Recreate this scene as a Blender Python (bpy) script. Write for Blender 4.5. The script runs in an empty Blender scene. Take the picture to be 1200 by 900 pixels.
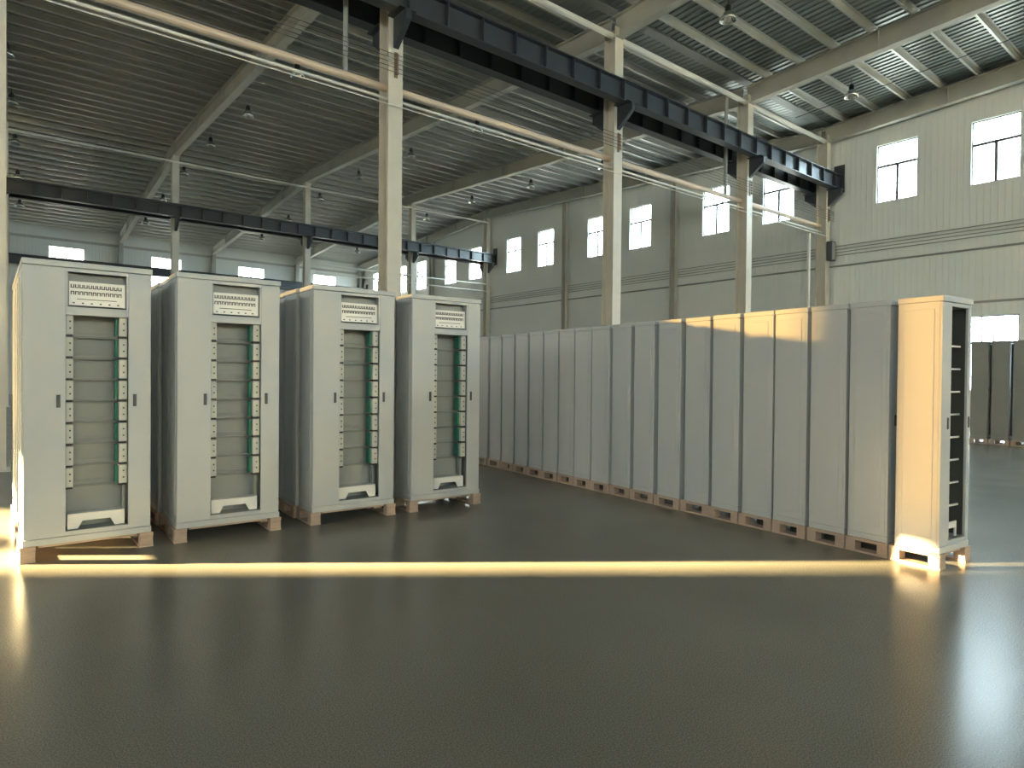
import bpy, bmesh, math, random
from mathutils import Vector, Matrix

random.seed(4)
S = bpy.context.scene
COL = S.collection

# ------------------------------------------------------------------ camera
CAM_H, YAW, PITCH, ROLL, FPX = 1.4551, 0.6819, -0.0118, 0.0091, 761.38
def make_camera():
    sy, cy, sp, cp = math.sin(YAW), math.cos(YAW), math.sin(PITCH), math.cos(PITCH)
    right = Vector((cy, -sy, 0))
    fwd = Vector((sy * cp, cy * cp, sp))
    down = fwd.cross(right)
    sr, cr = math.sin(ROLL), math.cos(ROLL)
    e1 = right * cr - down * sr
    e2 = right * sr + down * cr
    cam = bpy.data.cameras.new('camera')
    cam.sensor_width = 36.0
    cam.lens = FPX / 1200 * 36.0
    cam.clip_end = 400
    ob = bpy.data.objects.new('camera', cam)
    COL.objects.link(ob)
    m = Matrix((e1, -e2, -fwd)).transposed().to_4x4()
    m.translation = Vector((0, 0, CAM_H))
    ob.matrix_world = m
    S.camera = ob
make_camera()

# ------------------------------------------------------------------ world, sun, exposure
SUN_EL = math.radians(5.5)
SUN_DIR = Vector((0.802 * math.cos(SUN_EL), -0.597 * math.cos(SUN_EL), -math.sin(SUN_EL)))  # travel direction
world = bpy.data.worlds.new('sky')
S.world = world
world.use_nodes = True
wn = world.node_tree
wn.nodes.clear()
bg = wn.nodes.new('ShaderNodeBackground')          # hazy evening sky, cool in the east and gently warmer towards the sun
wtc = wn.nodes.new('ShaderNodeTexCoord')
wdot = wn.nodes.new('ShaderNodeVectorMath')
wdot.operation = 'DOT_PRODUCT'
wdot.inputs[1].default_value = (-SUN_DIR.x, -SUN_DIR.y, 0)
wn.links.new(wtc.outputs['Generated'], wdot.inputs[0])
wmr = wn.nodes.new('ShaderNodeMapRange')
wmr.interpolation_type = 'SMOOTHSTEP'
wmr.inputs[1].default_value = -1.0
wmr.inputs[2].default_value = 1.0
wn.links.new(wdot.outputs['Value'], wmr.inputs[0])
wmx = wn.nodes.new('ShaderNodeMix')
wmx.data_type = 'RGBA'
wmx.inputs[6].default_value = (0.70, 0.92, 1.05, 1)
wmx.inputs[7].default_value = (1.22, 1.12, 0.97, 1)
wn.links.new(wmr.outputs[0], wmx.inputs[0])
wn.links.new(wmx.outputs[2], bg.inputs['Color'])
bg.inputs['Strength'].default_value = 2.2
wo = wn.nodes.new('ShaderNodeOutputWorld')
wn.links.new(bg.outputs[0], wo.inputs[0])

sun_data = bpy.data.lights.new('sun', 'SUN')
sun_data.energy = 20.0
sun_data.color = (1.0, 0.72, 0.34)
sun_data.angle = math.radians(0.85)
sun = bpy.data.objects.new('sun', sun_data)
COL.objects.link(sun)
sun.rotation_euler = SUN_DIR.to_track_quat('-Z', 'Y').to_euler()
sun.location = (-60, 60, 30)

S.view_settings.view_transform = 'Standard'
S.view_settings.look = 'None'
S.view_settings.gamma = 1.0
S.view_settings.use_curve_mapping = False
S.view_settings.exposure = 4.2
S.cycles.use_denoising = True
S.cycles.max_bounces = 10
S.cycles.diffuse_bounces = 6
S.cycles.glossy_bounces = 4
S.cycles.transparent_max_bounces = 12
S.cycles.sample_clamp_indirect = 6.0
S.cycles.caustics_reflective = False
S.cycles.caustics_refractive = False

PORTALS = []   # (centre, normal, width, height) filled by the windows
def add_portal(c, n, w, h):
    ld = bpy.data.lights.new('daylight_portal', 'AREA')
    ld.shape = 'RECTANGLE'
    n = Vector(n)
    q = n.to_track_quat('-Z', 'Y')
    ld.size = w
    ld.size_y = h
    ld.cycles.is_portal = True
    o = bpy.data.objects.new('daylight_portal', ld)
    COL.objects.link(o)
    o.location = c
    o.rotation_euler = q.to_euler()

# ------------------------------------------------------------------ materials
def mat(name, color, rough=0.5, metal=0.0, spec=0.5, noise=0.0, nscale=8.0, bump=0.0, bscale=60.0, coat=0.0,
        stretch=None, dirt=None, dirt_amt=0.0, dirt_scale=1.2):
    m = bpy.data.materials.new(name)
    m.use_nodes = True
    nt = m.node_tree
    b = nt.nodes['Principled BSDF']
    b.inputs['Roughness'].default_value = rough
    b.inputs['Metallic'].default_value = metal
    b.inputs['Specular IOR Level'].default_value = spec
    b.inputs['Coat Weight'].default_value = coat
    b.inputs['Base Color'].default_value = (*color, 1)
    tc = nt.nodes.new('ShaderNodeTexCoord')
    vec = tc.outputs['Object']
    if stretch:
        mp = nt.nodes.new('ShaderNodeMapping')
        mp.inputs['Scale'].default_value = stretch
        nt.links.new(vec, mp.inputs[0])
        vec = mp.outputs[0]
    src = None
    if noise:
        nz = nt.nodes.new('ShaderNodeTexNoise')
        nz.inputs['Scale'].default_value = nscale
        nz.inputs['Detail'].default_value = 5
        nt.links.new(vec, nz.inputs['Vector'])
        mx = nt.nodes.new('ShaderNodeMix')
        mx.data_type = 'RGBA'
        mx.inputs[6].default_value = (*[c * (1 - noise) for c in color], 1)
        mx.inputs[7].default_value = (*[min(1, c * (1 + noise)) for c in color], 1)
        nt.links.new(nz.outputs['Fac'], mx.inputs[0])
        src = mx.outputs[2]
    if dirt:
        nz2 = nt.nodes.new('ShaderNodeTexNoise')
        nz2.inputs['Scale'].default_value = dirt_scale
        nz2.inputs['Detail'].default_value = 8
        nt.links.new(vec, nz2.inputs['Vector'])
        rp = nt.nodes.new('ShaderNodeMapRange')
        rp.inputs[1].default_value = 0.5
        rp.inputs[2].default_value = 0.75
        rp.inputs[4].default_value = dirt_amt
        nt.links.new(nz2.outputs['Fac'], rp.inputs[0])
        mx2 = nt.nodes.new('ShaderNodeMix')
        mx2.data_type = 'RGBA'
        mx2.inputs[6].default_value = (*color, 1)
        if src:
            nt.links.new(src, mx2.inputs[6])
        mx2.inputs[7].default_value = (*dirt, 1)
        nt.links.new(rp.outputs[0], mx2.inputs[0])
        src = mx2.outputs[2]
    if src:
        nt.links.new(src, b.inputs['Base Color'])
    if bump:
        nb = nt.nodes.new('ShaderNodeTexNoise')
        nb.inputs['Scale'].default_value = bscale
        nb.inputs['Detail'].default_value = 3
        nt.links.new(vec, nb.inputs['Vector'])
        bp = nt.nodes.new('ShaderNodeBump')
        bp.inputs['Strength'].default_value = bump
        bp.inputs['Distance'].default_value = 0.02
        nt.links.new(nb.outputs['Fac'], bp.inputs['Height'])
        nt.links.new(bp.outputs[0], b.inputs['Normal'])
    return m

def glass_mat(name, tint, gloss=0.06, rough=0.02):
    m = bpy.data.materials.new(name)
    m.use_nodes = True
    nt = m.node_tree
    nt.nodes.clear()
    out = nt.nodes.new('ShaderNodeOutputMaterial')
    tr = nt.nodes.new('ShaderNodeBsdfTransparent')
    tr.inputs[0].default_value = (*tint, 1)
    gl = nt.nodes.new('ShaderNodeBsdfGlossy')
    gl.inputs['Roughness'].default_value = rough
    mx = nt.nodes.new('ShaderNodeMixShader')
    mx.inputs[0].default_value = gloss
    nt.links.new(tr.outputs[0], mx.inputs[1])
    nt.links.new(gl.outputs[0], mx.inputs[2])
    nt.links.new(mx.outputs[0], out.inputs[0])
    return m

M = {}
M['cab'] = mat('powder_coated_grey', (0.48, 0.505, 0.51), 0.42, noise=0.03, nscale=3, bump=0.02, bscale=900)
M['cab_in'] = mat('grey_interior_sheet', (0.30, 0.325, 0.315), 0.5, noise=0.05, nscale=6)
M['plate'] = mat('white_terminal_plate', (0.80, 0.80, 0.77), 0.3)
M['black'] = mat('gap_shade_black', (0.012, 0.012, 0.012), 0.5)  # stands for the shade inside slots, notches and holder gaps
M['handle'] = mat('dark_grey_latch', (0.06, 0.065, 0.07), 0.45)
M['module'] = mat('pale_grey_plastic', (0.52, 0.53, 0.49), 0.45)
M['green'] = mat('green_ribbon_cards', (0.02, 0.17, 0.11), 0.5, noise=0.3, nscale=40)
M['clear'] = mat('grey_rail', (0.22, 0.24, 0.23), 0.4)
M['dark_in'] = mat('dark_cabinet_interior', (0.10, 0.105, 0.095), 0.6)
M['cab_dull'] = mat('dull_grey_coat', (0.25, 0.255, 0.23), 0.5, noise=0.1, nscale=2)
M['wood'] = mat('pallet_pine', (0.44, 0.335, 0.26), 0.75, noise=0.25, nscale=9, bump=0.15, bscale=120, stretch=(1, 6, 6))
M['col'] = mat('cream_painted_steel', (0.62, 0.585, 0.50), 0.45, noise=0.08, nscale=3, dirt=(0.30, 0.24, 0.17), dirt_amt=0.25)
M['rafter'] = mat('beige_painted_rafter', (0.47, 0.465, 0.41), 0.55, noise=0.1, nscale=2, dirt=(0.25, 0.22, 0.17), dirt_amt=0.3)
M['crane'] = mat('dark_blue_grey_steel', (0.035, 0.042, 0.05), 0.38, spec=0.6, noise=0.2, nscale=4)
M['pipe'] = mat('peach_painted_pipe', (0.66, 0.52, 0.40), 0.4, noise=0.06, nscale=4)
M['pipe_w'] = mat('white_pipe', (0.72, 0.71, 0.66), 0.35)
M['wire'] = mat('dark_conductor', (0.05, 0.05, 0.048), 0.5)
M['wire_w'] = mat('pale_cable', (0.75, 0.74, 0.68), 0.4)
M['ins'] = mat('brown_insulator', (0.25, 0.17, 0.11), 0.35)
M['purlin'] = mat('galvanised_purlin', (0.52, 0.53, 0.50), 0.4, metal=0.35, noise=0.1, nscale=3)
M['sheet'] = mat('galvanised_roof_sheet', (0.25, 0.28, 0.265), 0.36, metal=0.45, noise=0.15, nscale=1.5)
M['frame'] = mat('window_frame_aluminium', (0.10, 0.105, 0.105), 0.5)
M['gasket'] = mat('dark_window_seal', (0.03, 0.03, 0.035), 0.5)
M['glass'] = glass_mat('clear_glass', (0.93, 0.96, 0.95))
M['sun_dim'] = glass_mat('sun_dimming_amber_glass', (0.038, 0.027, 0.009), 0.04, 0.2)  # tint weakens the sunbeam through an added, unseen pane
M['sun_dim_strong'] = glass_mat('strong_sun_dimming_amber_glass', (0.012, 0.0092, 0.0045), 0.04, 0.2)  # stronger tint, dims the sun band on the long row's tops
M['lamp_top'] = mat('dark_lamp_housing', (0.04, 0.042, 0.045), 0.45)
M['lamp_ref'] = mat('lamp_reflector', (0.75, 0.75, 0.72), 0.18, metal=0.9)
M['trim'] = mat('grey_trim', (0.30, 0.31, 0.29), 0.5)
M['bark'] = mat('dark_bark', (0.06, 0.05, 0.045), 0.9)
M['ground'] = mat('yard_concrete', (0.30, 0.29, 0.27), 0.9, noise=0.15, nscale=0.5)

def wall_material():
    m = mat('ribbed_wall_panel', (0.76, 0.78, 0.74), 0.5, noise=0.05, nscale=0.6)
    nt = m.node_tree
    b = nt.nodes['Principled BSDF']
    tc = nt.nodes.new('ShaderNodeTexCoord')
    mp = nt.nodes.new('ShaderNodeSeparateXYZ')
    nt.links.new(tc.outputs['Object'], mp.inputs[0])
    ad = nt.nodes.new('ShaderNodeMath')
    nt.links.new(mp.outputs[0], ad.inputs[0])
    nt.links.new(mp.outputs[1], ad.inputs[1])
    cb = nt.nodes.new('ShaderNodeCombineXYZ')
    nt.links.new(ad.outputs[0], cb.inputs[0])
    wv = nt.nodes.new('ShaderNodeTexWave')
    wv.inputs['Scale'].default_value = 1.6
    wv.inputs['Distortion'].default_value = 0
    nt.links.new(cb.outputs[0], wv.inputs['Vector'])
    pw = nt.nodes.new('ShaderNodeMath')
    pw.operation = 'POWER'
    pw.inputs[1].default_value = 8
    nt.links.new(wv.outputs['Fac'], pw.inputs[0])
    bp = nt.nodes.new('ShaderNodeBump')
    bp.inputs['Strength'].default_value = 0.5
    bp.inputs['Distance'].default_value = 0.015
    nt.links.new(pw.outputs[0], bp.inputs['Height'])
    nt.links.new(bp.outputs[0], b.inputs['Normal'])
    return m
M['wall'] = wall_material()

def floor_material():
    m = bpy.data.materials.new('polished_terrazzo_floor')
    m.use_nodes = True
    nt = m.node_tree
    b = nt.nodes['Principled BSDF']
    tc = nt.nodes.new('ShaderNodeTexCoord')
    n1 = nt.nodes.new('ShaderNodeTexNoise')
    n1.inputs['Scale'].default_value = 150
    n1.inputs['Detail'].default_value = 4
    nt.links.new(tc.outputs['Object'], n1.inputs['Vector'])
    n2 = nt.nodes.new('ShaderNodeTexNoise')
    n2.inputs['Scale'].default_value = 0.7
    n2.inputs['Detail'].default_value = 6
    nt.links.new(tc.outputs['Object'], n2.inputs['Vector'])
    r1 = nt.nodes.new('ShaderNodeValToRGB')
    r1.color_ramp.elements[0].position = 0.36
    r1.color_ramp.elements[0].color = (0.155, 0.152, 0.125, 1)
    r1.color_ramp.elements[1].position = 0.66
    r1.color_ramp.elements[1].color = (0.31, 0.305, 0.255, 1)
    nt.links.new(n1.outputs['Fac'], r1.inputs[0])
    mx = nt.nodes.new('ShaderNodeMix')
    mx.data_type = 'RGBA'
    mx.blend_type = 'MULTIPLY'
    mx.inputs[0].default_value = 0.35
    nt.links.new(r1.outputs[0], mx.inputs[6])
    nt.links.new(n2.outputs['Fac'], mx.inputs[7])
    nt.links.new(mx.outputs[2], b.inputs['Base Color'])
    rr = nt.nodes.new('ShaderNodeMapRange')
    rr.inputs[3].default_value = 0.225
    rr.inputs[4].default_value = 0.268
    nt.links.new(n2.outputs['Fac'], rr.inputs[0])
    nt.links.new(rr.outputs[0], b.inputs['Roughness'])
    b.inputs['Specular IOR Level'].default_value = 0.30
    # faint trowel streaks
    mp = nt.nodes.new('ShaderNodeMapping')
    mp.inputs['Rotation'].default_value = (0, 0, 0.5)
    mp.inputs['Scale'].default_value = (1.0, 5.0, 1.0)
    nt.links.new(tc.outputs['Object'], mp.inputs[0])
    n3 = nt.nodes.new('ShaderNodeTexNoise')
    n3.inputs['Scale'].default_value = 2.2
    n3.inputs['Detail'].default_value = 4
    nt.links.new(mp.outputs[0], n3.inputs['Vector'])
    bp = nt.nodes.new('ShaderNodeBump')
    bp.inputs['Strength'].default_value = 0.035
    bp.inputs['Distance'].default_value = 0.02
    nt.links.new(n3.outputs['Fac'], bp.inputs['Height'])
    nt.links.new(bp.outputs[0], b.inputs['Normal'])
    return m
M['floor'] = floor_material()

# ------------------------------------------------------------------ mesh helpers
class MB:
    def __init__(self):
        self.v, self.f = [], []
    def box(self, x0, x1, y0, y1, z0, z1):
        n = len(self.v)
        self.v += [(x0, y0, z0), (x1, y0, z0), (x1, y1, z0), (x0, y1, z0), (x0, y0, z1), (x1, y0, z1), (x1, y1, z1), (x0, y1, z1)]
        self.f += [tuple(n + i for i in q) for q in ((0, 3, 2, 1), (4, 5, 6, 7), (0, 1, 5, 4), (1, 2, 6, 5), (2, 3, 7, 6), (3, 0, 4, 7))]
        return self
    def extrude(self, prof, p0, p1, up=(0, 0, 1)):
        """closed 2D profile (a: sideways, b: up) swept from p0 to p1"""
        p0, p1 = Vector(p0), Vector(p1)
        d = (p1 - p0).normalized()
        side = d.cross(Vector(up)).normalized()
        u = side.cross(d).normalized()
        n, k = len(self.v), len(prof)
        for p in (p0, p1):
            for a, b in prof:
                self.v.append(tuple(p + side * a + u * b))
        for i in range(k):
            j = (i + 1) % k
            self.f.append((n + i, n + j, n + k + j, n + k + i))
        self.f.append(tuple(n + i for i in reversed(range(k))))
        self.f.append(tuple(n + k + i for i in range(k)))
        return self
    def tube(self, p0, p1, r, seg=12, up=None):
        d = (Vector(p1) - Vector(p0)).normalized()
        if up is None:
            up = (1, 0, 0) if abs(d.z) > 0.9 else (0, 0, 1)
        prof = [(r * math.cos(2 * math.pi * i / seg), r * math.sin(2 * math.pi * i / seg)) for i in range(seg)]
        return self.extrude(prof, p0, p1, up)
    def lathe(self, prof, seg=16, c=(0, 0, 0)):
        n, k = len(self.v), len(prof)
        for i in range(seg):
            a = 2 * math.pi * i / seg
            for r, z in prof:
                self.v.append((c[0] + r * math.cos(a), c[1] + r * math.sin(a), c[2] + z))
        for i in range(seg):
            j = (i + 1) % seg
            for q in range(k - 1):
                self.f.append((n + i * k + q, n + j * k + q, n + j * k + q + 1, n + i * k + q + 1))
        return self
    def mesh(self, name, m, bevel=0.0, smooth=False):
        me = bpy.data.meshes.new(name)
        me.from_pydata(self.v, [], self.f)
        bm = bmesh.new()
        bm.from_mesh(me)
        bmesh.ops.recalc_face_normals(bm, faces=bm.faces)
        if bevel:
            bmesh.ops.bevel(bm, geom=list(bm.edges), offset=bevel, segments=1, affect='EDGES', clamp_overlap=True)
        bm.to_mesh(me)
        bm.free()
        if smooth:
            for p in me.polygons:
                p.use_smooth = True
        me.materials.append(M[m] if isinstance(m, str) else m)
        return me
    def build(self, name, m, parent=None, bevel=0.0, smooth=False):
        return link(name, self.mesh(name, m, bevel, smooth), parent)

def link(name, me, parent=None):
    o = bpy.data.objects.new(name, me)
    COL.objects.link(o)
    o.parent = parent
    return o
def tag(o, label, cat, group=None):
    o['label'] = label
    o['category'] = cat
    if group:
        o['group'] = group
    return o
def thing(name, label, cat, loc=(0, 0, 0), rz=0, group=None):
    o = bpy.data.objects.new(name, None)
    COL.objects.link(o)
    o.empty_display_size = 0.2
    o.location = loc
    o.rotation_euler = (0, 0, rz)
    return tag(o, label, cat, group)
def struct(o):
    o['kind'] = 'structure'
    return o
def copy_tree(o, parent=None):
    c = o.copy()
    COL.objects.link(c)
    c.parent = parent
    for ch in list(o.children):
        copy_tree(ch, c)
    return c
def iprof(h, w, tw, tf):
    """I profile, origin at the bottom centre"""
    a, t = w / 2, tw / 2
    return [(-a, 0), (a, 0), (a, tf), (t, tf), (t, h - tf), (a, h - tf), (a, h), (-a, h), (-a, h - tf), (-t, h - tf), (-t, tf), (-a, tf)]
ORD = ['nearest', 'second', 'third', 'fourth', 'fifth', 'sixth', 'seventh', 'eighth', 'ninth', 'tenth', 'eleventh', 'twelfth',
       'thirteenth', 'fourteenth', 'fifteenth', 'sixteenth', 'seventeenth', 'eighteenth', 'nineteenth', 'twentieth']

# ------------------------------------------------------------------ building dimensions
XE, XW = 25.9, -19.3          # inner faces of the east and west gable walls
YN, YS = 53.0, -29.0          # north (far) wall and south wall
YB, YC = 12.2, 34.2           # the two inner column lines
YR, YA = 34.0, -8.5           # ridges
ZV, ZR = 10.65, 11.74         # rafter underside at valley and ridge
ZN = 10.45                    # at the north eave
RD = 0.60                     # rafter depth
BX = [0.08, 6.58, 13.39, 19.95, 25.55]
CX = [0.62, 7.03, 13.45, 19.94, 25.55]
def frame_x(i, y):
    return BX[i] + (CX[i] - BX[i]) * (y - YB) / (YC - YB)
def zr(y):
    """underside of the rafters"""
    if y < YA:
        return ZV + (ZR - ZV) * (y - YS) / (YA - YS)
    if y < YB:
        return ZR + (ZV - ZR) * (y - YA) / (YB - YA)
    if y < YR:
        return ZV + (ZR - ZV) * (y - YB) / (YR - YB)
    return ZR + (ZN - ZR) * (y - YR) / (YN - YR)

# ------------------------------------------------------------------ floor and yard
fl = MB().box(XW - 0.3, XE + 0.3, YS - 0.3, YN + 0.3, -0.2, 0).build('floor', 'floor')
struct(fl)
gr = MB().box(-160, 160, -160, 160, -0.5, -0.21).build('yard_ground', 'ground')
struct(gr)

# added block, never in view: keeps low sun off the north windows
nb = MB().box(-62, 1, 80, 95, -0.21, 18).build('sun_blocker', 'ground')
struct(nb)

# ------------------------------------------------------------------ walls with openings
def wall(name, axis, pos, a0, a1, z1, holes, thick, out):
    """axis 'x': wall plane at x=pos spanning y; holes (a0,a1,z0,z1); out = +1/-1 outward direction"""
    ca = sorted(set([a0, a1] + [h[0] for h in holes] + [h[1] for h in holes]))
    cz = sorted(set([0.0, z1] + [h[2] for h in holes] + [h[3] for h in holes]))
    solid = {}
    for i in range(len(ca) - 1):
        for j in range(len(cz) - 1):
            am, zm = (ca[i] + ca[i + 1]) / 2, (cz[j] + cz[j + 1]) / 2
            solid[i, j] = not any(h[0] < am < h[1] and h[2] < zm < h[3] for h in holes)
    mb = MB()
    idx = {}
    def vert(i, j, k):
        if (i, j, k) not in idx:
            d = pos + (out * thick if k else 0)
            idx[i, j, k] = len(mb.v)
            mb.v.append((d, ca[i], cz[j]) if axis == 'x' else (ca[i], d, cz[j]))
        return idx[i, j, k]
    for (i, j), s in solid.items():
        if not s:
            continue
        for k in (0, 1):
            mb.f.append((vert(i, j, k), vert(i + 1, j, k), vert(i + 1, j + 1, k), vert(i, j + 1, k)))
        for di, dj, e in ((-1, 0, ((0, 0), (0, 1))), (1, 0, ((1, 0), (1, 1))), (0, -1, ((0, 0), (1, 0))), (0, 1, ((0, 1), (1, 1)))):
            if not solid.get((i + di, j + dj), False):
                (p, q), (r, s2) = e
                mb.f.append((vert(i + p, j + q, 0), vert(i + r, j + s2, 0), vert(i + r, j + s2, 1), vert(i + p, j + q, 1)))
    return struct(mb.build(name, 'wall'))

WIN_N = [0]
def window(axis, pos, out, hole, style, pane='glass', portal=True):
    """a window unit set in the opening; a runs along the wall"""
    WIN_N[0] += 1
    a0, a1, z0, z1 = hole
    d0, d1 = pos + out * 0.06, pos + out * 0.12
    lo, hi = min(d0, d1), max(d0, d1)
    def bx(mb, p0, p1, q0, q1, e=0.0):
        if axis == 'x':
            mb.box(lo - e, hi + e, p0, p1, q0, q1)
        else:
            mb.box(p0, p1, lo - e, hi + e, q0, q1)
        return mb
    ac, zc = (a0 + a1) / 2, (z0 + z1) / 2
    base = (pos, ac, z0) if axis == 'x' else (ac, pos, z0)
    root = bpy.data.objects.new('window_%d' % WIN_N[0], None)
    COL.objects.link(root)
    root['kind'] = 'structure'
    f = 0.035
    fm = 'gasket' if style == 'door_light' else 'frame'
    ring = MB()
    for r in ((a0, a1, z0, z0 + f), (a0, a1, z1 - f, z1), (a0, a0 + f, z0 + f, z1 - f), (a1 - f, a1, z0 + f, z1 - f)):
        bx(ring, *r)
    # one welded ring
    me = ring.mesh('frame', fm)
    bm = bmesh.new(); bm.from_mesh(me)
    bmesh.ops.remove_doubles(bm, verts=bm.verts, dist=0.0005)
    bm.to_mesh(me); bm.free()
    link('frame', me, root)
    panes = []
    if style == 'three':
        zt = z0 + (z1 - z0) * 0.63
        bx(MB(), a0 + f, a1 - f, zt - 0.045, zt + 0.045).build('transom_bar', 'frame', root)
        bx(MB(), ac - 0.045, ac + 0.045, z0 + f, zt - 0.035).build('mullion', 'frame', root)
        panes = [(a0 + f, a1 - f, zt + 0.035, z1 - f), (a0 + f, ac - 0.035, z0 + f, zt - 0.035), (ac + 0.035, a1 - f, z0 + f, zt - 0.035)]
    elif style == 'four':
        zt = z0 + (z1 - z0) * 0.63
        bx(MB(), a0 + f, a1 - f, zt - 0.045, zt + 0.045).build('transom_bar', 'frame', root)
        bx(MB(), ac - 0.03, ac + 0.03, z0 + f, zt - 0.035).build('mullion', 'frame', root)
        bx(MB(), ac - 0.03, ac + 0.03, zt + 0.035, z1 - f).build('mullion', 'frame', root)
        panes = [(a0 + f, ac - 0.03, zt + 0.035, z1 - f), (ac + 0.03, a1 - f, zt + 0.035, z1 - f),
                 (a0 + f, ac - 0.03, z0 + f, zt - 0.035), (ac + 0.03, a1 - f, z0 + f, zt - 0.035)]
    elif style == 'door_light':
        zt = z0 + 1.6
        bx(MB(), a0 + f, a1 - f, zt - 0.03, zt + 0.03).build('transom_bar', 'gasket', root)
        panes = [(a0 + f, a1 - f, zt + 0.03, z1 - f), (a0 + f, a1 - f, z0 + f, zt - 0.03)]
    else:
        panes = [(a0 + f, a1 - f, z0 + f, z1 - f)]
    for p in panes:
        mb = MB()
        dm = (lo + hi) / 2
        q = [(p[0], p[2]), (p[1], p[2]), (p[1], p[3]), (p[0], p[3])]
        if axis == 'x':
            mb.box(dm - 0.003, dm + 0.003, p[0], p[1], p[2], p[3])
        else:
            mb.box(p[0], p[1], dm - 0.003, dm + 0.003, p[2], p[3])
        # a single sheet is enough for thin glass
        mb.f = [mb.f[5] if axis == 'x' else mb.f[2]]
        mb.build('pane', pane, root)
    if portal:
        c = (pos + out * 0.2, ac, zc) if axis == 'x' else (ac, pos + out * 0.2, zc)
        n = (-out, 0, 0) if axis == 'x' else (0, -out, 0)
        w, h = a1 - a0, z1 - z0
        add_portal(c, n, w, h)
    return root

# east gable wall: pairs of high windows on a 7.2 m module, low windows near the camera side
EH = []
for c in (-22.1, -14.9, -7.7, -0.5, 6.7, 14.27, 21.68, 28.85, 36.0, 43.0, 50.2):
    for k in (0, 1):
        y = c + k * 3.0
        if y < 51.5:
            EH.append((y - 0.68, y + 0.68, 8.05, 10.17))
EL = [(5.99, 7.36, 1.1, 3.62), (9.0, 10.4, 1.1, 3.62), (1.8, 3.2, 1.1, 3.62), (-1.2, 0.2, 1.1, 3.62)]
wall('wall_east', 'x', XE, YS - 0.3, YN + 0.3, 12.75, EH + EL, 0.22, 1)
for h in EH:
    window('x', XE, 1, h, 'three')
for h in EL:
    window('x', XE, 1, h, 'door_light')
# north wall
NH = []
for i in range(8):
    x = -13.85 + i * 6.05
    NH.append((x - 1.0, x + 1.0, 7.75, 9.87))
wall('wall_north', 'y', YN, XW - 0.3, XE + 0.3, 11.6, NH, 0.22, 1)
for h in NH:
    window('y', YN, 1, h, 'four')
# west gable wall: tall doorway (open), added sun-dimming panes above it, high windows near the camera side
DOOR = (20.44, 21.28, 0.0, 3.03)
DOOR2 = (21.75, 23.3, 0.0, 2.6)
WG = [(20.40, 20.68, 3.28, 5.7), (21.57, 23.85, 3.28, 5.7)]  # unseen openings added to shape and dim the upper sun patches
WH = []
for c in (-22.1, -14.9, -7.7, -0.5, 6.7):
    for k in (0, 1):
        WH.append((c + k * 3 - 0.68, c + k * 3 + 0.68, 8.05, 10.17))
wall('wall_west', 'x', XW, YS - 0.3, YN + 0.3, 12.75, [DOOR, DOOR2] + WG + WH, 0.22, -1)
add_portal((XW - 0.25, (DOOR[0] + DOOR[1]) / 2, 1.53), (1, 0, 0), 0.84, 3.03)
add_portal((XW - 0.25, (DOOR2[0] + DOOR2[1]) / 2, 1.3), (1, 0, 0), 1.55, 2.6)
for h, pm in zip(WG, ('sun_dim', 'sun_dim_strong')):
    window('x', XW, -1, h, 'single', pane=pm, portal=False)
for h in WH:
    window('x', XW, -1, h, 'three')
# south wall
SH = []
for i in range(8):
    x = -13.85 + i * 6.05
    SH.append((x - 1.0, x + 1.0, 7.75, 9.87))
wall('wall_south', 'y', YS, XW - 0.3, XE + 0.3, 11.6, SH, 0.22, -1)
for h in SH:
    window('y', YS, -1, h, 'four')

# ------------------------------------------------------------------ roof: corrugated sheets and purlins
ceil = bpy.data.objects.new('ceiling', None)
COL.objects.link(ceil)
struct(ceil)
PD = 0.20
def slope(y0, y1, rib):
    mb = MB()
    e = 0.02
    za, zb = zr(y0 + e) + RD + PD, zr(y1 - e) + RD + PD
    x = XW - 0.3
    pts = []
    while x < XE + 0.3:
        pts += [(x, 0), (x + 0.11, 0), (x + 0.14, rib), (x + 0.21, rib), (x + 0.24, 0)]
        x += 0.24
    for y, z in ((y0, za), (y1, zb)):
        for px, pz in pts:
            mb.v.append((px, y, z + pz))
    k = len(pts)
    for i in range(k - 1):
        mb.f.append((i, i + 1, k + i + 1, k + i))
    me = bpy.data.meshes.new('roof_sheet')
    vs = mb.v
    me.from_pydata(vs, [], mb.f)
    me.materials.append(M['sheet'])
    link('roof_sheet', me, ceil)
for a, b, rib in ((YS - 0.4, YA, 0.035), (YA, YB, 0.035), (YB, YR, 0.014), (YR, YN + 0.4, 0.014)):
    slope(a, b, rib)
def purlin(y):
    z = zr(y) + RD
    w, t, h = 0.07, 0.006, PD
    prof = [(-w, 0), (0, 0), (0, h - t), (w, h - t), (w, h), (-t, h), (-t, t), (-w, t)]
    mb = MB().extrude(prof, (XW, y, z), (XE, y, z))
    mb.build('purlin', 'purlin', ceil)
y = 11.4
while y > -9:
    purlin(y)
    y -= 1.08
y = 13.1
while y < YN - 0.5:
    purlin(y)
    y += 0.82

for yv, dz, w in ((YB, -0.03, 0.16), (YR, 0.03, 0.3), (YA, 0.03, 0.3)):
    zz = zr(yv) + RD + PD + dz
    MB().box(XW - 0.3, XE + 0.3, yv - w, yv + w, zz, zz + 0.06).build('valley_gutter' if dz < 0 else 'ridge_cap', 'trim', ceil)

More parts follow.
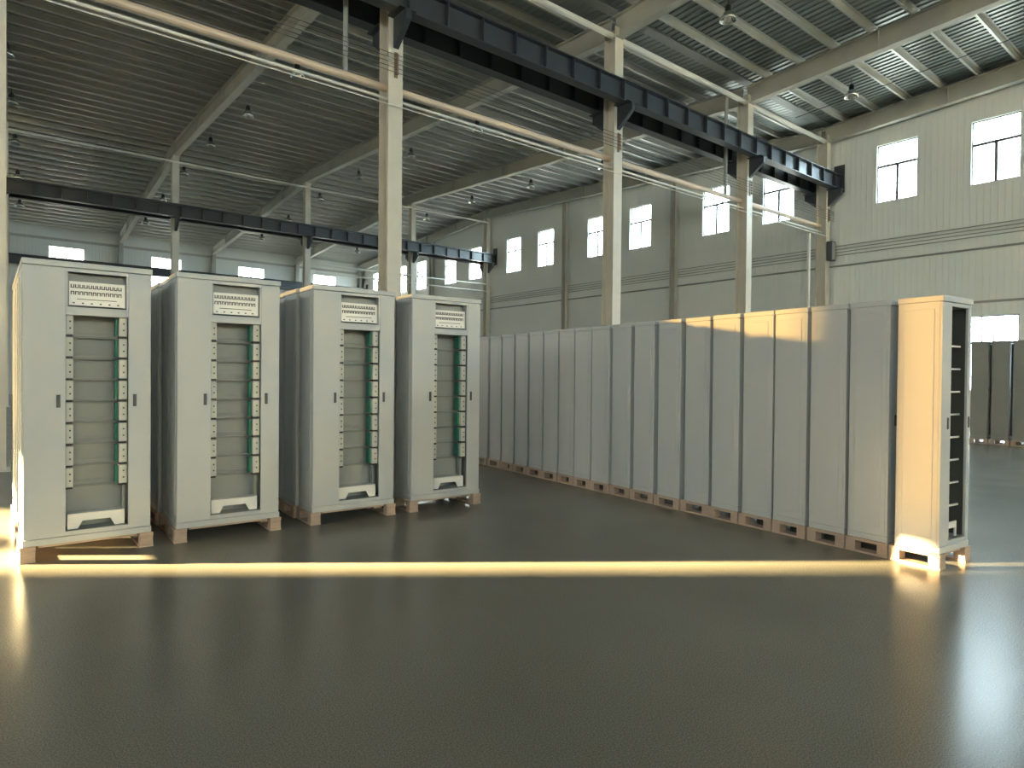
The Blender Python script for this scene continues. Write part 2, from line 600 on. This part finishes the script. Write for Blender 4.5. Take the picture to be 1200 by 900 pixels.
# ------------------------------------------------------------------ rafters
def rafter(i, y0, y1, label):
    x0, x1 = frame_x(i, y0), frame_x(i, y1)
    z0, z1 = zr(y0 + 0.001 if y1 > y0 else y0 - 0.001), zr(y1 - 0.001 if y1 > y0 else y1 + 0.001)
    mb = MB().extrude(iprof(RD, 0.26, 0.014, 0.02), (x0, y0, z0), (x1, y1, z1))
    o = mb.build('roof_rafter', 'rafter')
    tag(o, label, 'rafter', 'beige steel roof rafters')
    # stiffener plates against the web
    n = 5
    for k in range(1, n):
        t = k / n
        yy = y0 + (y1 - y0) * t
        xx = x0 + (x1 - x0) * t
        zz = z0 + (z1 - z0) * t
        MB().box(xx - 0.12, xx + 0.12, yy - 0.006, yy + 0.006, zz + 0.02, zz + RD - 0.02).build('stiffener', 'rafter', o)
FN = ['at the left edge of the photo', 'above the nearest full column', 'above the middle column', 'above the third column', 'along the right-hand window wall']
for i in range(5):
    rafter(i, YB + 0.1, YR, 'beige roof rafter rising from the column line, ' + FN[i])
    if i:
        rafter(i, YR, YN, 'beige roof rafter falling to the far wall, ' + FN[i])
for i in range(2, 5):
    rafter(i, YB - 0.1, YA, 'beige roof rafter over the near bay at upper right, ' + FN[i])

# ------------------------------------------------------------------ columns
def hcol(x, y, z1, fw, dep, label, name='steel_column', mt='col', brackets=(), group=None, zc=8.8):
    root = thing(name, label, 'column', (x, y, 0), 0, group)
    prof = iprof(dep, fw, 0.012, 0.018)
    mb = MB()
    n = len(prof)
    for z in (0.0, z1):
        for a, b in prof:
            mb.v.append((a, b - dep / 2, z))
    for i in range(n):
        j = (i + 1) % n
        mb.f.append((i, j, n + j, n + i))
    mb.f.append(tuple(reversed(range(n))))
    mb.f.append(tuple(range(n, 2 * n)))
    mb.build('shaft', mt, root)
    MB().box(-fw / 2 - 0.05, fw / 2 + 0.05, -dep / 2 - 0.05, dep / 2 + 0.05, 0, 0.02).build('base_plate', mt, root)
    for s in brackets:
        # tapered corbel plate that carries a crane beam
        w = 0.06
        y0, y1 = s * dep / 2, s * (dep / 2 + 0.52)
        b = MB()
        b.v = [(-w, y0, zc - 0.62), (w, y0, zc - 0.62), (w, y0, zc), (-w, y0, zc), (-w, y1, zc - 0.22), (w, y1, zc - 0.22), (w, y1, zc), (-w, y1, zc)]
        b.f = [(0, 1, 2, 3), (4, 7, 6, 5), (0, 4, 5, 1), (3, 2, 6, 7), (0, 3, 7, 4), (1, 5, 6, 2)]
        b.build('corbel', 'crane', root)
        MB().box(-0.2, 0.2, min(y0, y1), max(y0, y1), zc - 0.02, zc).build('corbel_plate', 'crane', root)
    return root
BN = ['cream steel column cut off by the left edge of the photo', 'cream steel column nearest the camera, standing behind the left cabinets',
      'cream steel column in the middle, rising behind the long cabinet row', 'third cream steel column from the left, rising behind the long cabinet row',
      'cream steel column at the end of the crane beam, against the window wall']
ZBC = 8.80
for i in range(5):
    hcol(BX[i], YB, zr(YB) + 0.3, 0.33, 0.40, BN[i], brackets=(-1, 1), group='main column line', zc=ZBC)
CN = ['slim far column at the left edge, behind the left cabinets', 'slim far column rising behind the gap of the first two cabinets',
      'slim far column rising behind the gap of the second and third cabinets', 'slim far column seen right of the nearest cream column',
      'slim far column on the window wall at the end of the far crane beam']
for i in range(5):
    hcol(CX[i], YC, zr(YC) + 0.02, 0.30, 0.36, CN[i], brackets=(-1, 1), group='far column line', zc=ZBC)
# columns against the window wall
for k, y in enumerate((19.45, 27.0, 41.3)):
    hcol(XE - 0.17, y, zr(y) + 0.02, 0.22, 0.30, ['wall column between the second and third window pairs', 'wall column between the third and fourth window pairs',
         'wall column beyond the far crane beam end', 'wall column near the far corner of the window wall'][k], group='window wall columns', mt='rafter')
for i in range(5):
    x = frame_x(i, YN)
    hcol(x, YN - 0.25, zr(YN), 0.26, 0.34, ['far wall column at the left edge of the photo', 'far wall column between the first two far windows', 'far wall column between the second and third far windows',
         'far wall column behind the third left cabinet', 'far wall column in the corner with the window wall'][i], group='far wall columns', mt='rafter')

# ------------------------------------------------------------------ crane runway beams
def crane(y, z, label, x0=XW + 0.05, x1=XE - 0.02, h=0.56, stiff=True, vis0=-1):
    root = thing('crane_runway_beam', label, 'crane beam', (0, y, z), 0, 'dark crane runway beams')
    MB().extrude(iprof(h, 0.28, 0.02, 0.025), (x0, 0, 0), (x1, 0, 0)).build('beam', 'crane', root)
    MB().box(x0, x1, -0.035, 0.035, h, h + 0.07).build('rail', 'crane', root)
    if stiff:
        me = MB().box(-0.012, 0.012, -0.13, 0.13, 0.025, h - 0.025).mesh('stiffener', 'crane')
        x = BX[0] + 0.1 if vis0 < 0 else vis0
        while x < x1 - 0.1:
            o = link('stiffener', me, root)
            o.location = (x, 0, 0)
            x += 0.93
    MB().box(x1 - 0.02, x1, -0.2, 0.2, -0.1, h + 0.42).build('end_stop', 'crane', root)
    return root
crane(YB - 0.46, ZBC, 'dark crane beam on the camera side of the main columns')
crane(YB + 0.46, ZBC, 'dark crane beam on the far side of the main columns')
crane(YC - 0.46, ZBC, 'thin dark crane beam crossing above the left cabinets', vis0=0.7)
crane(YC + 0.46, ZBC, 'dark crane beam just behind the far column line', stiff=False)
crane(YN - 0.95, ZBC - 0.45, 'dark crane beam in front of the far wall windows', stiff=False)

# ------------------------------------------------------------------ pipes, struts, conductors
def pipe(name, label, p0, p1, r, m, cat='pipe', seg=12, group=None):
    return tag(MB().tube(p0, p1, r, seg).build(name, m, smooth=False), label, cat, group)
pipe('overhead_pipe', 'thick peach pipe running along the main column line', (XW, YB + 0.12, 7.47), (XE, YB + 0.12, 7.47), 0.075, 'pipe')
pipe('overhead_pipe', 'thinner white pipe just below the thick peach pipe', (XW, YB + 0.02, 7.21), (XE, YB + 0.02, 7.21), 0.028, 'pipe_w')
pipe('overhead_cable', 'thin pale cable strung lowest along the main columns', (XW, YB - 0.26, 6.98), (XE, YB - 0.26, 6.98), 0.012, 'wire_w', 'cable', 8)
pipe('overhead_pipe', 'upper white pipe along the far column line near the window wall', (14.0, YC, 7.45), (XE, YC, 7.45), 0.05, 'pipe_w')
pipe('overhead_pipe', 'lower white pipe along the far column line near the window wall', (14.0, YC, 7.0), (XE, YC, 7.0), 0.04, 'pipe_w')
for i in range(0, 4):
    if i:
        pipe('strut_tube', ['round white strut at the upper left out of sight of the columns', 'round white strut from the nearest to the middle column top', 'round white strut from the middle to the third column top',
         'round white strut from the third column top to the window wall'][i], (BX[i] + 0.02, YB - 0.05, 10.74), (BX[i + 1] - 0.02, YB - 0.05, 10.74), 0.075, 'pipe_w', 'strut', 12, 'column top struts')
    pipe('strut_tube', ['slim strut under the far ridge at the left edge', 'slim strut under the far ridge above the second cabinet', 'slim strut under the far ridge left of the nearest column',
         'slim strut under the far ridge meeting the window wall'][i], (CX[i], YC - 0.2, 11.45), (CX[i + 1], YC - 0.2, 11.45), 0.05, 'pipe_w', 'strut', 10, 'far ridge struts')
for k in range(5):
    pipe('conductor_wire', ['lowest', 'second lowest', 'middle', 'second highest', 'highest'][k] + ' of the five dark wires strung along the main columns',
         (XW, YB - 0.27, 7.66 + 0.09 * k), (XE, YB - 0.27, 7.66 + 0.09 * k), 0.006, 'wire', 'wire', 6, 'five conductor wires')
for i in range(1, 5):
    r = thing('insulator_rack', 'small brown insulator rack on the ' + ['column at the left edge', 'nearest cream column', 'middle cream column', 'third cream column', 'column at the window wall'][i], 'insulator', (BX[i], YB - 0.2, 7.58), 0, 'insulator racks on the columns')
    MB().box(-0.035, 0.035, -0.02, 0, 0, 0.52).build('rack_bar', 'ins', r)
    me = MB().lathe([(0, -0.03), (0.03, -0.03), (0.036, -0.01), (0.02, 0), (0.036, 0.01), (0.03, 0.03), (0, 0.03)], 10).mesh('insulator', 'ins')
    for k in range(5):
        o = link('insulator', me, r)
        o.location = (0.0, -0.065, 0.08 + 0.09 * k)
# hanger posts beside columns
pipe('hanger_post', 'dark vertical hanger post left of the nearest column top', (5.62, YB + 0.12, 7.545), (5.62, YB + 0.12, 10.8), 0.05, 'trim', 'post', 10)
pipe('hanger_post', 'vertical hanger post left of the third column', (19.0, YB + 0.12, 7.545), (19.0, YB + 0.12, 10.8), 0.06, 'trim', 'post', 10)
pipe('downpipe', 'white downpipe beside the column at the window wall', (24.35, YB - 0.05, 0.0), (24.35, YB - 0.05, 7.0), 0.06, 'pipe_w', 'pipe', 10)
box_r = thing('junction_box', 'dark junction box on the column at the window wall', 'box', (BX[4] - 0.02, YB - 0.24, 6.05), 0)
MB().box(-0.16, 0.16, -0.2, 0, 0, 0.75).build('housing', 'handle', box_r, bevel=0.01)
MB().box(-0.13, 0.13, -0.215, -0.2, 0.05, 0.7).build('cover', 'trim', box_r)
# cable runs and seams on the window wall
for k, (z, r, nm) in enumerate(((5.87, 0.035, 'thick'), (6.28, 0.016, 'lowest thin'), (6.40, 0.016, 'second thin'), (6.52, 0.016, 'third thin'), (6.64, 0.016, 'highest thin'))):
    pipe('wall_conduit', nm + ' grey conduit running level along the window wall', (XE - 0.05, YS + 0.2, z), (XE - 0.05, YN - 0.2, z), r, 'trim', 'conduit', 8, 'conduits on the window wall')
struct(MB().box(XE - 0.03, XE, YS, YN, 4.05, 4.13).build('trim_1', 'trim'))
struct(MB().box(XE - 0.05, XE, YS, YN, 0, 0.14).build('baseboard_east', 'trim'))
struct(MB().box(XW, XE, YN - 0.04, YN, 10.25, 10.42).build('trim_2', 'rafter'))

# ------------------------------------------------------------------ high bay lamps
def lamp_proto():
    root = thing('high_bay_lamp', 'x', 'lamp')
    MB().tube((0, 0, 0.28), (0, 0, 0.50), 0.012, 8).build('hanger_rod', 'lamp_top', root)
    MB().lathe([(0, 0.28), (0.055, 0.28), (0.085, 0.22), (0.085, 0.10), (0.10, 0.06)], 16).build('driver_housing', 'lamp_top', root, smooth=True)
    MB().lathe([(0.08, 0.10), (0.13, 0.06), (0.19, -0.04), (0.22, -0.14), (0.215, -0.14), (0.18, -0.04), (0.12, 0.05), (0.08, 0.08)], 20).build('reflector', 'lamp_ref', root, smooth=True)
    MB().lathe([(0, -0.02), (0.05, -0.03), (0.06, 0.03), (0.03, 0.08), (0, 0.08)], 12).build('bulb', 'module', root, smooth=True)
    return root
LX = (0.62, 8.0, 15.3, 22.6)
LY = (9.9, 21.2, 26.4, 31.8, 36.9, 42.0, 47.2)
lp = lamp_proto()
first = True
XN = ['at the left edge', 'in the second row from the left', 'in the third row from the left', 'in the row by the window wall']
YNm = ['over the near bay', 'nearest beyond the main columns', 'second beyond the main columns', 'third beyond the main columns', 'fourth beyond the main columns', 'fifth beyond the main columns', 'farthest from the camera']
for i, x in enumerate(LX):
    for j, y in enumerate(LY):
        if (i, j) in ((0, 0), (1, 0), (0, 1), (3, 5)):
            continue
        if i == 0:
            x = 0.54 + (y - 26.4) * 0.05
        o = lp if first else copy_tree(lp)
        first = False
        o['label'] = 'unlit high bay lamp %s, %s' % (XN[i], YNm[j])
        o['group'] = 'high bay lamps under the roof'
        o.location = (x, y, zr(y) + RD + PD - 0.50)
# tie wire through the lamps of the near bay
pipe('tension_rod', 'thin dark rod across the upper right roof', (22.9, 12.0, 10.95), (22.9, 2.0, 11.45), 0.012, 'wire', 'rod', 6)

# ------------------------------------------------------------------ pallets
def pallet_mesh_parts(W, D):
    """two skids at the ends of the width: bottom board, two blocks and a top board each"""
    parts = []
    hb, hk, ht = 0.018, 0.078, 0.024
    sw = 0.10
    for x in (0.0, W - sw):
        parts.append(('bottom_board', MB().box(x, x + sw, 0, D, 0, hb).mesh('bottom_board', 'wood')))
        for y0 in (0.0, D - 0.085):
            parts.append(('block', MB().box(x + 0.002, x + sw - 0.002, y0 + 0.002, y0 + 0.085, hb, hb + hk).mesh('block', 'wood', bevel=0.002)))
        parts.append(('top_board', MB().box(x, x + sw, 0, D, hb + hk, hb + hk + ht).mesh('top_board', 'wood')))
    parts.append(('deck_board', MB().box(sw + 0.02, W - sw - 0.02, 0.03, D - 0.03, hb + hk + 0.004, hb + hk + ht).mesh('deck_board', 'wood')))
    return parts
PALLET_H = 0.12
_pc = {}
def pallet(W, D, loc, rz, label, group):
    if (W, D) not in _pc:
        _pc[W, D] = pallet_mesh_parts(W, D)
    root = thing('wooden_pallet', label, 'pallet', loc, rz, group)
    for nm, me in _pc[W, D]:
        link(nm, me, root)
    return root

# ------------------------------------------------------------------ cabinets
def cab_parts(W, D, H, full, cm='cab'):
    """local frame: x across the front, y to the back, z up; list of (name, mesh, parent key)"""
    P = []
    ox0, ox1, oz0, oz1 = (0.270, 0.697, 0.085, H - 0.075) if W > 0.7 else (0.155, 0.435, 0.085, H - 0.075)
    t = 0.012
    def add(nm, me, parent=None, key=None):
        P.append((nm, me, parent, key))
    sx = 0.008
    # carcass
    add('side_panel', MB().box(0, t, 0.02, D - 0.01, 0.05, H - 0.045).mesh('side_panel', cm), None, 'left_side')
    add('side_panel', MB().box(W - t, W, 0.02, D - 0.01, 0.05, H - 0.045).mesh('side_panel', cm), None, 'right_side')
    for x0, x1, k in ((-0.005, 0, 'left_side'), (W, W + 0.005, 'right_side')):
        add('inset_panel', MB().box(x0, x1, 0.055, D - 0.05, 0.11, H - 0.10).mesh('inset_panel', cm, bevel=0.003), k)
    add('back_panel', MB().box(0, W, D - 0.012, D, 0.03, H - 0.045).mesh('back_panel', cm))
    add('base', MB().box(-0.004, W + 0.004, -0.004, D + 0.002, 0, 0.05).mesh('base', cm, bevel=0.003))
    add('top_cap', MB().box(-0.008, W + 0.008, -0.01, D + 0.004, H - 0.045, H).mesh('top_cap', cm, bevel=0.004))
    # front leaves
    add('front_leaf', MB().box(0.002, ox0, 0, 0.022, 0.052, H - 0.048).mesh('front_leaf', cm, bevel=0.003), None, 'leaf_l')
    add('front_leaf', MB().box(ox1, W - 0.002, 0, 0.022, 0.052, H - 0.048).mesh('front_leaf', cm, bevel=0.003), None, 'leaf_r')
    add('front_rail', MB().box(ox0, ox1, 0.002, 0.022, oz1, H - 0.048).mesh('front_rail', cm))
    add('front_rail', MB().box(ox0, ox1, 0.002, 0.022, 0.052, oz0).mesh('front_rail', cm))
    for x, k in ((ox0 - 0.048, 'leaf_l'), (ox1 + (0.045 if W > 0.7 else 0.025), 'leaf_r')):
        add('latch', MB().box(x - 0.013, x + 0.013, -0.006, 0, 1.06 * H / 2.2, 1.16 * H / 2.2).mesh('latch', 'handle', bevel=0.002), k)
    if not full:
        return P
    if full == 'bare':
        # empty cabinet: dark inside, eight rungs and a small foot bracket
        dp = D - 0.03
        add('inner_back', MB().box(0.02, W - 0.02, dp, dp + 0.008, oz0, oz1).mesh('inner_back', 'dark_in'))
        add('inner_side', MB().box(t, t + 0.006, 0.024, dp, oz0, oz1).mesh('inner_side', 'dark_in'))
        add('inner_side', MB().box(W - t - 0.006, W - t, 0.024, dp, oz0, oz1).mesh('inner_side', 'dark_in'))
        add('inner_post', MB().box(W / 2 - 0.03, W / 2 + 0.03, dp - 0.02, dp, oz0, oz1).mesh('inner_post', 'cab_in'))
        for k in range(8):
            zz = 1.60 - 0.182 * k
            add('rung', MB().box(ox0 - 0.02, ox1 + 0.02, 0.06, 0.075, zz, zz + 0.014).mesh('rung', 'plate'))
        add('foot_bracket', MB().box(ox0 + 0.02, ox1 - 0.03, 0.05, 0.06, oz0 + 0.07, oz0 + 0.12).mesh('foot_bracket', 'plate'), None, 'fb')
        add('bracket_leg', MB().box(ox0 + 0.02, ox0 + 0.05, 0.05, 0.06, oz0, oz0 + 0.07).mesh('bracket_leg', 'plate'), 'fb')
        add('bracket_leg', MB().box(ox1 - 0.06, ox1 - 0.03, 0.05, 0.06, oz0, oz0 + 0.07).mesh('bracket_leg', 'plate'), 'fb')
        return P
    dp = min(D - 0.03, 0.20)          # interior depth
    # interior linings
    add('inner_back', MB().box(ox0 - 0.06, ox1 + 0.06, dp, dp + 0.008, oz0, oz1).mesh('inner_back', 'cab_in'))
    add('inner_side', MB().box(ox0 - 0.068, ox0 - 0.06, 0.024, dp, oz0, oz1).mesh('inner_side', 'cab_in'))
    add('inner_side', MB().box(ox1 + 0.06, ox1 + 0.068, 0.024, dp, oz0, oz1).mesh('inner_side', 'cab_in'))
    add('inner_floor', MB().box(ox0 - 0.06, ox1 + 0.06, 0.024, dp, oz0 - 0.008, oz0).mesh('inner_floor', 'cab_in'))
    # terminal box at the top
    zb = 1.80 * H / 2.2
    add('box_sill', MB().box(ox0, ox1, 0.006, 0.09, zb - 0.012, zb + 0.05).mesh('box_sill', 'cab'))
    add('box_back', MB().box(ox0, ox1, 0.085, 0.092, zb + 0.05, oz1).mesh('box_back', 'cab_in'))
    add('box_frame', MB().box(ox1 - 0.014, ox1, 0.006, 0.085, zb + 0.05, oz1).mesh('box_frame', 'cab'))
    add('box_frame', MB().box(ox0, ox0 + 0.014, 0.006, 0.085, zb + 0.05, oz1).mesh('box_frame', 'cab'))
    pw0, pw1 = ox0 + 0.024, ox1 - 0.02
    pz0, pz1 = zb + 0.065, zb + 0.255 * H / 2.2
    add('terminal_plate', MB().box(pw0, pw1, 0.034, 0.04, pz0, pz1).mesh('terminal_plate', 'plate'), None, 'plate')
    hp = pz1 - pz0
    add('plate_fold', MB().box(pw0, pw1, 0.02, 0.034, pz0, pz0 + 0.006).mesh('plate_fold', 'plate'), 'plate')
    add('plate_slot', MB().box(pw0 + 0.05, pw1 - 0.06, 0.0325, 0.034, pz0 + 0.26 * hp, pz0 + 0.285 * hp).mesh('plate_slot', 'black'), 'plate')
    for row, zz in ((0, 0.80), (1, 0.52)):
        n = 12
        for k in range(n):
            x = pw0 + 0.022 + (pw1 - pw0 - 0.06) * k / (n - 1)
            z = pz0 + hp * zz
            s = 1 if row else -1
            mb = MB()
            # small U-shaped notch
            mb.box(x - 0.012, x - 0.006, 0.0315, 0.034, z - 0.014, z + 0.014)
            mb.box(x + 0.006, x + 0.012, 0.0315, 0.034, z - 0.014, z + 0.014)
            zc0 = z + (0.008 if s > 0 else -0.014)
            mb.box(x - 0.012, x + 0.012, 0.031, 0.034, zc0, zc0 + 0.006)
            add('terminal_notch', mb.mesh('terminal_notch', 'black'), 'plate')
    for k in range(6):
        x = pw0 + 0.03 + (pw1 - pw0 - 0.08) * k / 5
        add('plate_screw', MB().box(x - 0.007, x + 0.007, 0.032, 0.034, pz0 + 0.08 * hp, pz0 + 0.13 * hp).mesh('plate_screw', 'handle'), 'plate')
    # eight levels of holders
    zt, zbm = 1.79 * H / 2.2, 0.41 * H / 2.2
    st = (zt - zbm) / 8
    for k in range(8):
        z1 = zt - k * st
        z0 = z1 - st + 0.016
        for x0, x1 in ((ox0 + 0.001, ox0 + 0.052), (ox1 - 0.064, ox1 - 0.004)):
            key = 'm%d_%d' % (k, x0 > 0.4)
            add('card_holder', MB().box(x0, x1, 0.03, 0.10, z0, z1 - 0.004).mesh('card_holder', 'module', bevel=0.003), None, key)
            xm = (x0 + x1) / 2 + 0.004
            for f in (0.32, 0.66):
                zz = z0 + (z1 - z0) * f
                add('dark_hole', MB().box(xm - 0.006, xm + 0.006, 0.027, 0.03, zz - 0.006, zz + 0.006).mesh('dark_hole', 'handle'), key)  # dark box put in for the shade of a hole
            add('holder_gap', MB().box(x0, x1 - 0.006, 0.028, 0.09, z0 - 0.014, z0).mesh('holder_gap', 'black'), key)  # black filler put in for the shade between holders
        add('cross_rail', MB().box(ox0 + 0.05, ox1 - 0.06, dp - 0.05, dp - 0.03, z0 - 0.020, z0 - 0.004).mesh('cross_rail', 'clear'))
        add('cross_rail', MB().box(ox0 + 0.05, ox1 - 0.06, dp - 0.012, dp - 0.002, z0 + 0.022, z0 + 0.030).mesh('cross_rail', 'cab_in'))
        add('green_card', MB().box(ox1 - 0.085, ox1 - 0.068, 0.06, dp - 0.06, z0 + 0.004, z1 - 0.012).mesh('green_card', 'green'))
    add('side_post', MB().box(ox1 - 0.03, ox1 - 0.012, dp - 0.10, dp - 0.04, oz0, zbm).mesh('side_post', 'cab_in'))
    # bent sheet bracket at the foot
    zf = oz0 + 0.005
    br = MB()
    x0, x1 = ox0 + 0.015, ox1 - 0.02
    pts = [(x0, zf), (x0 + 0.07, zf), (x0 + 0.10, zf + 0.06), (x1 - 0.10, zf + 0.06), (x1 - 0.07, zf), (x1, zf), (x1, zf + 0.12), (x0, zf + 0.12)]
    n = len(pts)
    for yy in (0.045, 0.052):
        for x, z in pts:
            br.v.append((x, yy, z))
    for i in range(n):
        j = (i + 1) % n
        br.f.append((i, j, n + j, n + i))
    br.f.append(tuple(range(n)))
    br.f.append(tuple(range(n, 2 * n)))
    add('foot_bracket', br.mesh('foot_bracket', 'plate'))
    add('bracket_lip', MB().box(x0, x1, 0.052, 0.14, zf + 0.112, zf + 0.12).mesh('bracket_lip', 'plate'))
    return P
_cc = {}
def cabinet(W, D, H, loc, rz, label, group, full=False, cm='cab'):
    k = (W, D, H, full, cm)
    if k not in _cc:
        _cc[k] = cab_parts(*k)
    root = thing('distribution_cabinet', label, 'cabinet', loc, rz, group)
    keys = {}
    for nm, me, par, key in _cc[k]:
        o = link(nm, me, keys[par] if par else root)
        if key:
            keys[key] = o
    return root

# left block: four columns, several deep
LW, LD, LH = 0.862, 0.37, 2.20
PHL, YL = -0.0374, 6.149
XI = [0.2226, 1.2751, 2.4534, 3.5205]
ROT = [0.0, -0.03, -0.037, -0.045]
LN = ['leftmost front', 'second front', 'third front', 'fourth front']
for i, s in enumerate(XI):
    px, py = s * math.cos(PHL), YL + s * math.sin(PHL)
    rz = ROT[i]
    depth = (5, 4, 3, 2)[i]  # last two of the leftmost column are unseen, added to block stray sun
    for j in range(depth):
        off = j * (LD + 0.055)
        jx = 0 if j == 0 else ((0, 0, 0, 0, 0), (0, 0.01, -0.01, 0), (0, -0.02, -0.01, -0.02), (0, -0.02, 0))[i][j]
        cx = px - math.sin(rz) * off + jx
        cy = py + math.cos(rz) * off
        if j == 0:
            lab = ['open-front grey cabinet at far left, its left edge sunlit', 'open-front grey cabinet second from the left, between two others', 'open-front grey cabinet third from the left with a green card strip',
                   'open-front grey cabinet right of the nearest cream column, end of the left block'][i]
        else:
            lab = '%s grey cabinet back in the %s column of the left block' % (['', 'second', 'third', 'fourth', 'fifth'][j], ['leftmost', 'second', 'third', 'fourth'][i])
        cabinet(LW, LD, LH, (cx, cy, PALLET_H), rz, lab, 'left block cabinets', full=(j == 0))
        pallet(0.90, LD + 0.03, (cx - 0.02, cy - 0.012, 0), rz,
               ('wooden pallet under the %s cabinet of the left block' % ['leftmost', 'second', 'third', 'fourth'][i]) if j == 0 else
               'wooden pallet under the %s cabinet back in the %s column of the left block' % (['', 'second', 'third', 'fourth', 'fifth'][j], ['leftmost', 'second', 'third', 'fourth'][i]),
               'left block pallets')

# long right-hand row
RW, RDp, RH = 0.485, 0.325, 1.985
PHR, XR = 0.1030, 5.4895
NEAR = [1.793, 2.182, 2.54, 2.905, 3.255, 3.633, 4.010, 4.40, 4.80, 5.195, 5.565, 5.925, 6.275, 6.625, 6.99, 7.375, 7.745, 8.12, 8.51]
rj = random.Random(9)
for j, s in enumerate(NEAR):
    rz = -PHR
    lat = 0.0 if j < 3 else rj.uniform(-0.008, 0.008)
    cx = XR + s * math.sin(PHR) + lat
    cy = s * math.cos(PHR)
    if j == 0:
        lab, pl = 'sunlit grey cabinet with open front at the near end of the long row', 'sunlit wooden pallet at the near end of the long row'
    else:
        lab = '%s grey cabinet from the sunlit near end of the long row' % ORD[j]
        pl = 'wooden pallet under the %s cabinet from the near end of the long row' % ORD[j]
    cabinet(RW, RDp, RH, (cx, cy, PALLET_H), rz, lab, 'long right-hand row of cabinets', full='bare' if j == 0 else False)
    pd = math.floor(min(0.385, (NEAR[j + 1] - s) if j + 1 < len(NEAR) else 0.37) * 100 - 0.5) / 100
    pallet(0.525, pd, (cx - 0.022, cy - 0.014, 0), rz, pl, 'long row pallets')

# background cabinets at the right edge
for j in range(3):
    s = 5.02 - j * 0.40
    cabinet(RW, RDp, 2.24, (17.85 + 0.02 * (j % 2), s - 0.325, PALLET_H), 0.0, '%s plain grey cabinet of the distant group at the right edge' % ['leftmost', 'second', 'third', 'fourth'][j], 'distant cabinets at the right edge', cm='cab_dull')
    pallet(0.525, 0.37, (17.83 + 0.02 * (j % 2), s - 0.35, 0), 0.0, 'wooden pallet under the %s distant cabinet at the right edge' % ['leftmost', 'second', 'third', 'fourth'][j], 'distant pallets')

# ------------------------------------------------------------------ bare shrub outside the low window
def shrub(x, y):
    root = thing('bare_shrub', 'bare twiggy shrub outside the low window at right', 'shrub', (x, y, -0.21))
    r = random.Random(2)
    for k in range(7):
        px, py = r.uniform(-0.5, 0.5), -1.2 + 0.4 * k
        tx, ty = px + r.uniform(-0.5, 0.5), py + r.uniform(-0.6, 0.6)
        h = r.uniform(3.4, 4.6)
        st = MB().tube((px, py, 0), (tx, ty, h), 0.03, 6).build('stem', 'bark', root)
        for q in range(6):
            t = r.uniform(0.45, 0.95)
            a = Vector((px + (tx - px) * t, py + (ty - py) * t, h * t))
            d = Vector((r.uniform(-0.4, 0.4), r.uniform(-0.7, 0.7), r.uniform(0.1, 0.7)))
            MB().tube(a, a + d, 0.016, 5).build('twig', 'bark', st)
shrub(29.5, 8.4)
